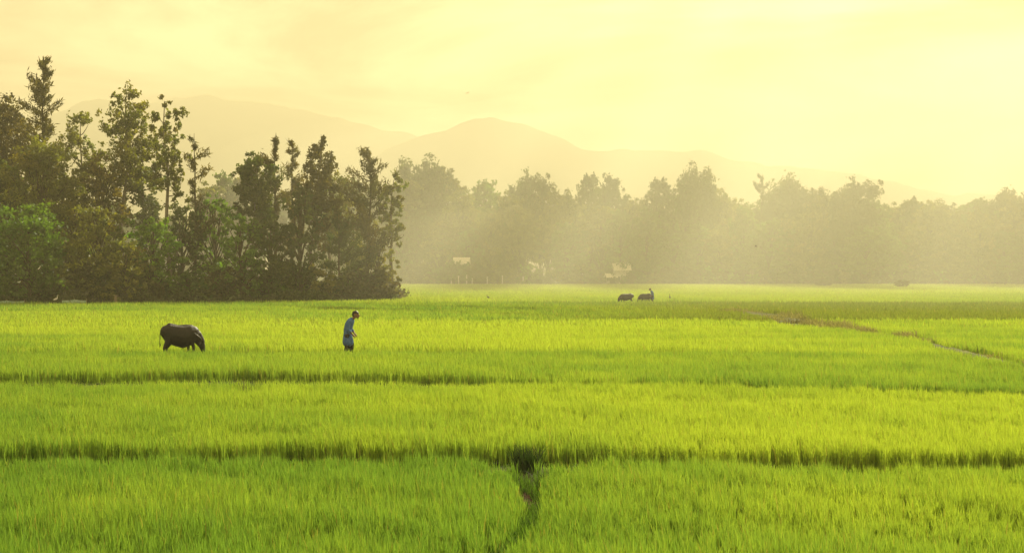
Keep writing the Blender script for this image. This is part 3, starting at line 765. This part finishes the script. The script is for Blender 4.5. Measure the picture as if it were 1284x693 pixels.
def make_person(loc, label, rz=0.0, scale=1.0):
    r = empty('person', loc, label, 'person', None, rz); r.scale = (scale,) * 3
    hipz = 0.88
    torso = [(-0.02, 0, hipz, 0.115, 0.155), (-0.02, 0, 1.02, 0.105, 0.135), (0.02, 0, 1.18, 0.115, 0.155), (0.07, 0, 1.30, 0.105, 0.150), (0.11, 0, 1.37, 0.075, 0.10)]
    neck = [(0.12, 0, 1.38, 0.058), (0.19, 0, 1.455, 0.054), (0.23, 0, 1.49, 0.056)]
    skull = [(0.225, 0, 1.575, 0.088, 0.076), (0.265, 0, 1.555, 0.092, 0.074), (0.300, 0, 1.505, 0.066, 0.060), (0.318, 0, 1.462, 0.045, 0.042)]
    nose = [(0.356, 0, 1.548, 0.011), (0.378, 0, 1.508, 0.015), (0.366, 0, 1.498, 0.013, 0.019)]
    lips = [(0.352, -0.018, 1.478, 0.010), (0.360, 0, 1.477, 0.011), (0.352, 0.018, 1.478, 0.010)]
    brow = [(0.340, -0.035, 1.575, 0.012), (0.352, 0, 1.570, 0.012), (0.340, 0.035, 1.575, 0.012)]
    L = [torso, neck, skull, nose, lips, brow]
    for s in (1, -1):
        L.append([(0.222, 0.080 * s, 1.555, 0.020, 0.010), (0.212, 0.084 * s, 1.525, 0.013, 0.008)])          # ear
        L.append([(0.10, 0.13 * s, 1.34, 0.062), (0.095, 0.185 * s, 1.32, 0.060), (0.05, 0.225 * s, 1.17, 0.048), (0.03, 0.235 * s, 1.04, 0.040)])
        wr = (0.175, 0.19 * s, 0.885) if s < 0 else (0.17, 0.16 * s, 0.90)
        L.append([(0.03, 0.235 * s, 1.04, 0.042), (0.11, 0.225 * s, 0.98, 0.038), (*wr, 0.026)])
        L += hand_chains(wr, (0.6, -0.12 * s, -0.62), -s)
        if s > 0: L.append([(-0.01, 0.085, hipz - 0.02, 0.098), (0.06, 0.10, 0.66, 0.074), (0.09, 0.10, 0.48, 0.056), (0.06, 0.10, 0.34, 0.054), (0.03, 0.10, 0.09, 0.036), (0.05, 0.10, 0.045, 0.040), (0.17, 0.11, 0.03, 0.030)])
        else: L.append([(-0.02, -0.085, hipz - 0.02, 0.098), (-0.02, -0.10, 0.66, 0.074), (-0.02, -0.10, 0.48, 0.056), (-0.06, -0.10, 0.34, 0.054), (-0.12, -0.10, 0.10, 0.036), (-0.11, -0.10, 0.05, 0.040), (0.0, -0.11, 0.03, 0.030)])
    fuse('body', L, 0.0065, 3, M_SKIN, r)
    fuse('hair', [[(0.185, 0, 1.555, 0.070, 0.070), (0.205, 0, 1.600, 0.082, 0.080), (0.250, 0, 1.610, 0.082, 0.078), (0.295, 0, 1.592, 0.062, 0.066)], [(0.185, 0, 1.54, 0.062, 0.070), (0.180, 0, 1.505, 0.045, 0.056)]], 0.011, 2, M_HAIR, r)
    for s in (1, -1):
        fuse('eye', [[(0.345, 0.030 * s, 1.548, 0.011), (0.346, 0.030 * s, 1.548, 0.011)]], 0.004, 0, M_HAIR, r)
    shirt = [[(-0.02, 0, 0.62, 0.190, 0.215), (-0.025, 0, 0.76, 0.170, 0.20), (-0.025, 0, 0.90, 0.145, 0.185), (-0.03, 0, 1.04, 0.135, 0.165), (0.01, 0, 1.20, 0.140, 0.180), (0.065, 0, 1.32, 0.118, 0.165), (0.11, 0, 1.385, 0.078, 0.10)]]
    for s in (1, -1):
        shirt.append([(0.10, 0.13 * s, 1.335, 0.078), (0.095, 0.188 * s, 1.315, 0.074), (0.05, 0.227 * s, 1.17, 0.066), (0.03, 0.237 * s, 1.04, 0.060), (0.10, 0.226 * s, 0.985, 0.054)])
    fuse('shirt', shirt, 0.014, 4, M_SHIRT, r)
    tr = [[(-0.02, 0, 0.90, 0.125, 0.165), (-0.02, 0, 0.80, 0.125, 0.165)],
          [(-0.01, 0.085, 0.84, 0.115), (0.06, 0.10, 0.66, 0.096), (0.09, 0.10, 0.48, 0.086), (0.06, 0.10, 0.34, 0.082), (0.04, 0.10, 0.20, 0.078)],
          [(-0.02, -0.085, 0.84, 0.115), (-0.02, -0.10, 0.66, 0.092), (-0.02, -0.10, 0.48, 0.078), (-0.06, -0.10, 0.34, 0.082), (-0.09, -0.10, 0.20, 0.078)]]
    fuse('trousers', tr, 0.014, 4, M_TROUSER, r)
    return r
YP = 54.9
man = make_person((wx(437, YP), YP, -0.12), 'person in a blue shirt and dark trousers walking along the bund with bowed head', rz=R(-6), scale=1.15)
fp = copy_thing(man, 'person', (wx(818, YF + 1), YF + 1, -0.1), 'tiny distant person standing upright beside a buffalo in the far paddy', None, R(190), 1.0)

# ------------------------------------------------------------------ birds
def make_wader(px, py, Y, label, mat, s=1.0, rz=0.0):
    r = empty('wading_bird', (wx(px, Y), Y, 0.18), label, 'bird', None, rz); r.scale = (s,) * 3
    fuse('body', [[(-0.24, 0, 0.42, 0.02), (-0.14, 0, 0.46, 0.07, 0.06), (0.0, 0, 0.50, 0.10, 0.085), (0.10, 0, 0.55, 0.07, 0.06), (0.15, 0, 0.66, 0.032), (0.11, 0, 0.76, 0.026), (0.14, 0, 0.84, 0.028), (0.19, 0, 0.85, 0.034, 0.026)]], 0.012, 2, mat, r)
    fuse('beak', [[(0.21, 0, 0.85, 0.013), (0.32, 0, 0.83, 0.005)]], 0.005, 0, M_BEAK, r)
    for q in (1, -1):
        fuse('leg', [[(-0.01, 0.035 * q, 0.44, 0.014), (0.01, 0.035 * q, 0.22, 0.010), (0.0, 0.035 * q, 0.0, 0.010)], [(0.0, 0.035 * q, 0.008, 0.009), (0.07, 0.035 * q, 0.006, 0.006)]], 0.006, 0, M_DARKBIRD, r)
    return r
make_wader(70, 374, 135.2, 'white wading bird standing at the edge of the rice before the grove', M_FEATHER, 1.0, R(20))
make_wader(840, 371, dep(375) - 1, 'dark wading bird standing alone in the rice, rightmost of the distant animals', M_DARKBIRD, 1.0, R(90))
make_wader(612, 371, dep(374), 'dark little wading bird alone in the far paddy right of the grove', M_DARKBIRD, 0.8, R(200))

def make_flyer(px, py, Y, label, s, rz, bank):
    r = empty('flying_bird', (wx(px, Y), Y, wz(py, Y)), label, 'bird', 'birds in flight', rz); r.scale = (s,) * 3
    r.rotation_euler = (bank, 0, rz)
    fuse('body', [[(-0.32, 0, 0.0, 0.02, 0.05), (-0.15, 0, 0, 0.05), (0.05, 0, 0.0, 0.075), (0.20, 0, 0.01, 0.05), (0.28, 0, 0.02, 0.045), (0.38, 0, 0.01, 0.010)]], 0.014, 2, M_DARKBIRD, r)
    for q in (1, -1):
        bm = bmesh.new()
        prof = [(0.05, 0.18, -0.14, 0.02), (0.30, 0.20, -0.12, 0.12), (0.55, 0.12, -0.14, 0.16), (0.80, -0.06, -0.20, 0.10)]
        rows = []
        for y, xf, xb, z in prof:
            rows.append([bm.verts.new((xf, y * q, z)), bm.verts.new(((xf + xb) / 2, y * q, z + 0.025)), bm.verts.new((xb, y * q, z)), bm.verts.new(((xf + xb) / 2, y * q, z - 0.006))])
        for a, b in zip(rows[:-1], rows[1:]):
            for k in range(4): bm.faces.new((a[k], a[(k + 1) % 4], b[(k + 1) % 4], b[k]))
        bm.faces.new(rows[0]); bm.faces.new(rows[-1][::-1])
        bmesh.ops.recalc_face_normals(bm, faces=bm.faces)
        me = bpy.data.meshes.new('wing'); bm.to_mesh(me); bm.free()
        link('wing', me, M_DARKBIRD, r, True)
    return r
make_flyer(948, 309, 210, 'dark bird flying low in front of the misty treeline', 0.75, R(170), R(10))
make_flyer(586, 117, 260, 'tiny pale bird high in the yellow sky above the mountain saddle', 0.6, R(60), R(-15))

# ------------------------------------------------------------------ houses, posts, netting
def box_bm(bm, x0, x1, y0, y1, z0, z1):
    r = bmesh.ops.create_cube(bm, size=1.0, matrix=Matrix.Translation(((x0 + x1) / 2, (y0 + y1) / 2, (z0 + z1) / 2)) @ Matrix.Diagonal((x1 - x0, y1 - y0, z1 - z0, 1)))
    return r
def box_obj(name, dims, mat, parent, bev=0.02):
    bm = bmesh.new(); box_bm(bm, *dims)
    if bev: bmesh.ops.bevel(bm, geom=list(bm.edges), offset=bev, segments=1, affect='EDGES')
    me = bpy.data.meshes.new(name); bm.to_mesh(me); bm.free()
    return link(name, me, mat, parent)
def make_house(px, Y, w, d, hw_, hr, label, rz=0.0):
    r = empty('house', (wx(px, Y), Y, 0), label, 'house', None, rz)
    box_obj('wall', (-w / 2, w / 2, -d / 2, d / 2, 0, hw_), M_WHITE, r)
    bm = bmesh.new(); e = 0.45; t = 0.14
    A = [(-w / 2 - e, -d / 2 - e, hw_ - 0.1), (-w / 2 - e, 0, hw_ + hr), (-w / 2 - e, d / 2 + e, hw_ - 0.1)]
    ring = A + [(x_, y_, z_ + t) for x_, y_, z_ in A[::-1]]
    v0 = [bm.verts.new(p) for p in ring]; v1 = [bm.verts.new((-p[0], p[1], p[2])) for p in ring]
    for k in range(6): bm.faces.new((v0[k], v0[(k + 1) % 6], v1[(k + 1) % 6], v1[k]))
    bm.faces.new(v0[::-1]); bm.faces.new(v1)
    bmesh.ops.recalc_face_normals(bm, faces=bm.faces)
    me = bpy.data.meshes.new('roof'); bm.to_mesh(me); bm.free(); link('roof', me, M_ROOF, r)
    for s in (-1, 1):
        bm = bmesh.new(); vs = [bm.verts.new((s * (w / 2 - 0.02 + o_), y_, z_)) for o_ in (-0.15, 0) for y_, z_ in ((-d / 2 + .02, hw_ - .02), (d / 2 - .02, hw_ - .02), (0, hw_ + hr - 0.12))]
        bm.faces.new(vs[:3]); bm.faces.new(vs[3:][::-1])
        for k in range(3): bm.faces.new((vs[k], vs[(k + 1) % 3], vs[3 + (k + 1) % 3], vs[3 + k]))
        bmesh.ops.recalc_face_normals(bm, faces=bm.faces)
        me = bpy.data.meshes.new('gable'); bm.to_mesh(me); bm.free(); link('gable', me, M_WHITE, r)
    box_obj('door', (-0.5, 0.5, -d / 2 - 0.05, -d / 2 + 0.02, 0.02, 2.1), M_DOOR, r, 0.01)
    for s in (-1, 1):
        wn = box_obj('window', (s * w * 0.32 - 0.5, s * w * 0.32 + 0.5, -d / 2 - 0.05, -d / 2 + 0.02, 1.0, 2.1), M_DARKWIN, r, 0.01)
    return r
YH = Y0 + 3.0
make_house(779, YH, 3.4, 4.0, 3.6, 1.7, 'pale walled house with light roof, below the twin crowns of the hazy treeline', R(4))
make_house(579, YH + 3, 3.2, 3.4, 5.0, 1.6, 'house with a bright white roof half hidden by misty trees right of the dark grove', R(-5))
make_house(766, YH - 1, 2.0, 2.2, 1.9, 0.8, 'little white shed left of the pale walled house', R(8))
for pxb, sb, dy in ((566, 1.5, -1.5), (574, 1.62, -0.5), (583, 1.6, -0.8), (592, 1.5, -1.2), (598, 1.5, 1.0), (770, 0.62, -2.6), (783, 0.7, -2.2), (790, 0.9, -2.0)):
    Yb = YH + dy
    copy_plant('shrub', BUSHMESH[rb.choice([0, 1, 4])], (wx(pxb, Yb), Yb, 0), (sb, sb, sb), 'hazy shrub growing in front of the houses at the foot of the far treeline', 'shrub', 'shrubs before the far houses', rb.uniform(0, 6.28))
def make_post(px, py, Y, h, label, mat, group, w=0.28):
    r = empty('post', (wx(px, Y), Y, 0), label, 'post', group)
    box_obj('shaft', (-w / 2, w / 2, -w / 2, w / 2, 0, h), mat, r, 0.03)
    box_obj('cap', (-w * 0.7, w * 0.7, -w * 0.7, w * 0.7, h + 0.002, h + 0.14), mat, r, 0.03)
for pxp, h in ((566, 1.7), (575, 2.1), (585, 2.4), (592, 1.6), (611, 2.0), (630, 2.2), (656, 2.0)):
    make_post(pxp, 0, Y0 - 0.4, h, 'white post along the far edge of the paddies by the white-roofed house', M_WHITE, 'white posts along the far field edge')
make_post(145, 0, 136.6, 0.9, 'short pale wooden post at the foot of the grove', M_POSTWOOD, None, 0.22)

def make_net(pxa, pxb, Y, h, label):
    Xa, Xb = wx(pxa, Y), wx(pxb, Y); r = empty('net_fence', ((Xa + Xb) / 2, Y, 0), label, 'net fence'); half = (Xb - Xa) / 2
    n = 24; xs = np.linspace(-half, half, n); co = []
    for yo in (-0.012, 0.012):
        for z, k in ((0.02, 0), (0.5, 1), (1.0, 2)):
            co.append(np.stack([xs, yo + 0.07 * np.sin(xs * 3.1 + k), h * z * (1 - 0.14 * np.abs(np.sin(xs * 1.6)) * (k == 2))], -1))
    co = np.concatenate(co); i = np.arange(6 * n).reshape(6, n); f = []
    for a, b in ((0, 1), (1, 2), (4, 3), (5, 4), (3, 0), (2, 5)):
        f.append(np.stack([i[a, :-1], i[a, 1:], i[b, 1:], i[b, :-1]], -1))
    link('netting', np_mesh('netting', co, [np.concatenate(f)]), M_NET, r)
    m = max(2, int((Xb - Xa) / 1.3))
    for k in range(m + 1):
        x_ = -half + 2 * half * k / m
        box_obj('stake', (x_ - 0.03, x_ + 0.03, 0.11, 0.17, 0, h + 0.12), M_POSTWOOD, r, 0.008)
make_net(78, 108, 136.2, 0.62, 'pale green net fence beside the white wading bird')
make_net(-14, 30, 136.0, 0.52, 'pale green net fence at the left frame edge')

# two low brown bushes on the far field edge
for pxp, pyp, s, lab in ((1033, 357, (1.1, 0.6, 0.32), 'low brown bush out on the far field edge below the treeline, left one of two'), (1131, 358, (0.95, 0.5, 0.42), 'low brown bush out on the far field edge below the treeline, right one of two')):
    Yq = dep(pyp, 0.5) if pyp > 356 else FIELD_END - 2
    Yq = min(Yq, FIELD_END - 3)
    copy_plant('shrub', BUSHMESH[4], (wx(pxp, Yq), Yq, 0.25), s, lab, 'shrub', None, 0.3)

# ------------------------------------------------------------------ air
def box_volume(name, lo, hi, mat, label):
    bm = bmesh.new(); box_bm(bm, lo[0], hi[0], lo[1], hi[1], lo[2], hi[2])
    me = bpy.data.meshes.new(name); bm.to_mesh(me); bm.free()
    o = link(name, me, mat); tag(o, label, 'haze', kind='stuff'); return o
HAZE_D = 0.00064
box_volume('haze', (-4600, -400, -4), (4600, 5400, 500), volume_material('haze_air', HAZE_D, (0.60, 0.56, 0.40), 0.35), 'pale golden haze filling the whole valley')

def mist_bank(loc, rad, dens, label):
    bm = bmesh.new(); bmesh.ops.create_icosphere(bm, subdivisions=5, radius=1.0)
    for v in bm.verts:
        p = v.co
        k = 1 + 0.14 * mnoise.noise(p * 2.3 + Vector((3, 1, 2))) + 0.07 * mnoise.noise(p * 5.1)
        v.co = Vector((p.x * rad[0] * k, p.y * rad[1] * k, max(p.z * rad[2] * k, -1.2)))
    me = bpy.data.meshes.new('mist'); bm.to_mesh(me); bm.free()
    o = link('mist', me, volume_material('mist_air', dens, (0.92, 0.90, 0.72), 0.35), smooth=True)
    o.location = loc
    tag(o, label, 'mist', kind='stuff')
mist_bank((142, Y0 - 118, 0.5), (205, 152, 40), 0.0018, 'bright low mist lying in front of the far treeline')

# unseen blockers added high over the valley to cut the sunlight into shafts
def make_shaft_blocker(X0, Yc, hwid, hlen, seed):
    z = 640.0; k = z / SUN.z
    bm = bmesh.new(); bmesh.ops.create_icosphere(bm, subdivisions=5, radius=1.0)
    for v in bm.verts:
        p = v.co.copy(); q = Vector((p.x * hwid / 9, p.y * hlen / 30, p.z)) + Vector((seed * 7.3, seed * 1.7, 0))
        n = 1 + 0.30 * mnoise.noise(q) + 0.16 * mnoise.noise(q * 2.3)
        v.co = Vector((p.x * hwid * n, p.y * hlen * n, (p.z * 11 * n if p.z > 0 else p.z * 4)))
    me = bpy.data.meshes.new('shaft_blocker'); bm.to_mesh(me); bm.free()
    o = link('shaft_blocker', me, M_BLOCKER, smooth=True); o.location = (X0 + SUN.x * k, Yc + SUN.y * k, z)
    o['kind'] = 'structure'
m_, nt_, out_ = nodes('blocker_white'); M_BLOCKER = m_
d_ = nt_.nodes.new('ShaderNodeBsdfDiffuse'); d_.inputs['Color'].default_value = (0.85, 0.83, 0.78, 1)
t_ = nt_.nodes.new('ShaderNodeBsdfTranslucent'); t_.inputs['Color'].default_value = (0.85, 0.83, 0.78, 1)
x_ = nt_.nodes.new('ShaderNodeMixShader'); nt_.links.new(d_.outputs[0], x_.inputs[1]); nt_.links.new(t_.outputs[0], x_.inputs[2]); nt_.links.new(x_.outputs[0], out_.inputs['Surface'])
for k_, (X0, Yc, hwd, hl) in enumerate([(-34, 305, 5, 75), (-6, 300, 8, 75), (22, 305, 6, 70), (66, 310, 12, 75), (112, 310, 15, 80)]):
    make_shaft_blocker(X0, Yc, hwd, hl, k_ + 1)

# ------------------------------------------------------------------ light and sky
ld = bpy.data.lights.new('sun', 'SUN'); ld.energy = 5.0; ld.angle = R(0.6); ld.color = (1.0, 0.925, 0.66)
lo = bpy.data.objects.new('sun', ld); COL.objects.link(lo); lo.rotation_euler = SUN.to_track_quat('Z', 'Y').to_euler()

w = bpy.data.worlds.new('World'); sc.world = w; w.use_nodes = True
nt = w.node_tree; nt.nodes.clear(); N = nt.nodes.new; LK = nt.links.new
out = N('ShaderNodeOutputWorld'); bg = N('ShaderNodeBackground'); bg.inputs['Strength'].default_value = 0.10
LK(bg.outputs[0], out.inputs['Surface'])
sky = N('ShaderNodeTexSky'); sky.sky_type = 'NISHITA'; sky.sun_disc = False
sky.sun_elevation = R(SUN_EL); sky.sun_rotation = R(SUN_AZ); sky.air_density = 1.6; sky.dust_density = 6.0; sky.ozone_density = 0.6
def mixn(bt, fac=1.0):
    m = N('ShaderNodeMix'); m.data_type = 'RGBA'; m.blend_type = bt; m.inputs['Factor'].default_value = fac; return m
def mathn(op, a=None, b=None):
    m = N('ShaderNodeMath'); m.operation = op
    for i_, v_ in enumerate((a, b)):
        if v_ is None: continue
        if isinstance(v_, (int, float)): m.inputs[i_].default_value = v_
        else: LK(v_, m.inputs[i_])
    return m.outputs[0]
tint = mixn('MULTIPLY'); LK(sky.outputs[0], tint.inputs['A']); tint.inputs['B'].default_value = (1.0, 0.86, 0.52, 1)
tc = N('ShaderNodeTexCoord'); sep = N('ShaderNodeSeparateXYZ'); LK(tc.outputs['Generated'], sep.inputs[0])
zz = mathn('ADD', mathn('MAXIMUM', sep.outputs[2], 0.0), 0.10)
cmb = N('ShaderNodeCombineXYZ'); LK(mathn('DIVIDE', sep.outputs[0], zz), cmb.inputs[0]); LK(mathn('DIVIDE', sep.outputs[1], zz), cmb.inputs[1])
n1 = N('ShaderNodeTexNoise'); n1.inputs['Scale'].default_value = 0.8; n1.inputs['Detail'].default_value = 7; n1.inputs['Roughness'].default_value = 0.6; n1.inputs['Distortion'].default_value = 0.6
LK(cmb.outputs[0], n1.inputs['Vector'])
rp = N('ShaderNodeValToRGB'); e = rp.color_ramp.elements
e[0].position = 0.42; e[0].color = (0.3, 0.16, 0.05, 1); e[1].position = 0.60; e[1].color = (10.0, 7.6, 3.9, 1)
LK(n1.outputs['Fac'], rp.inputs['Fac'])
# sunlit cloud brighter towards the hidden sun
sv = N('ShaderNodeCombineXYZ'); sv.inputs[0].default_value, sv.inputs[1].default_value, sv.inputs[2].default_value = SUN
dt = N('ShaderNodeVectorMath'); dt.operation = 'DOT_PRODUCT'; LK(tc.outputs['Generated'], dt.inputs[0]); LK(sv.outputs[0], dt.inputs[1])
gl = mathn('ADD', mathn('MULTIPLY', mathn('POWER', mathn('MAXIMUM', dt.outputs['Value'], 0.0), 9.0), 0.5), 1.0)
glc = N('ShaderNodeCombineXYZ'); [LK(gl, glc.inputs[i_]) for i_ in range(3)]
cl = mixn('MULTIPLY'); LK(rp.outputs['Color'], cl.inputs['A']); LK(glc.outputs[0], cl.inputs['B'])
mx = mixn('MIX', 0.85); LK(tint.outputs['Result'], mx.inputs['A']); LK(cl.outputs['Result'], mx.inputs['B'])
LK(mx.outputs['Result'], bg.inputs['Color'])

# ------------------------------------------------------------------ camera and render settings
cd = bpy.data.cameras.new('camera'); cam = bpy.data.objects.new('camera', cd); COL.objects.link(cam); sc.camera = cam
cam.location = (0, 0, CH); cam.rotation_euler = (R(90), 0, 0)
cd.sensor_width = 36.0; cd.lens = F / 1284.0 * 36.0; cd.shift_y = -(346.5 - HY) / 1284.0
cd.clip_start = 0.1; cd.clip_end = 9000
sc.render.engine = 'CYCLES'
cy = sc.cycles
cy.max_bounces = 8; cy.diffuse_bounces = 5; cy.transmission_bounces = 4; cy.glossy_bounces = 2; cy.volume_bounces = 1; cy.transparent_max_bounces = 4
cy.use_denoising = True
try: cy.denoiser = 'OPENIMAGEDENOISE'
except Exception: pass
cy.sample_clamp_indirect = 6.0; cy.caustics_reflective = False; cy.caustics_refractive = False
sc.view_settings.view_transform = 'Standard'; sc.view_settings.look = 'None'
sc.view_settings.gamma = 1.0; sc.view_settings.use_curve_mapping = False
sc.view_settings.exposure = 1.2
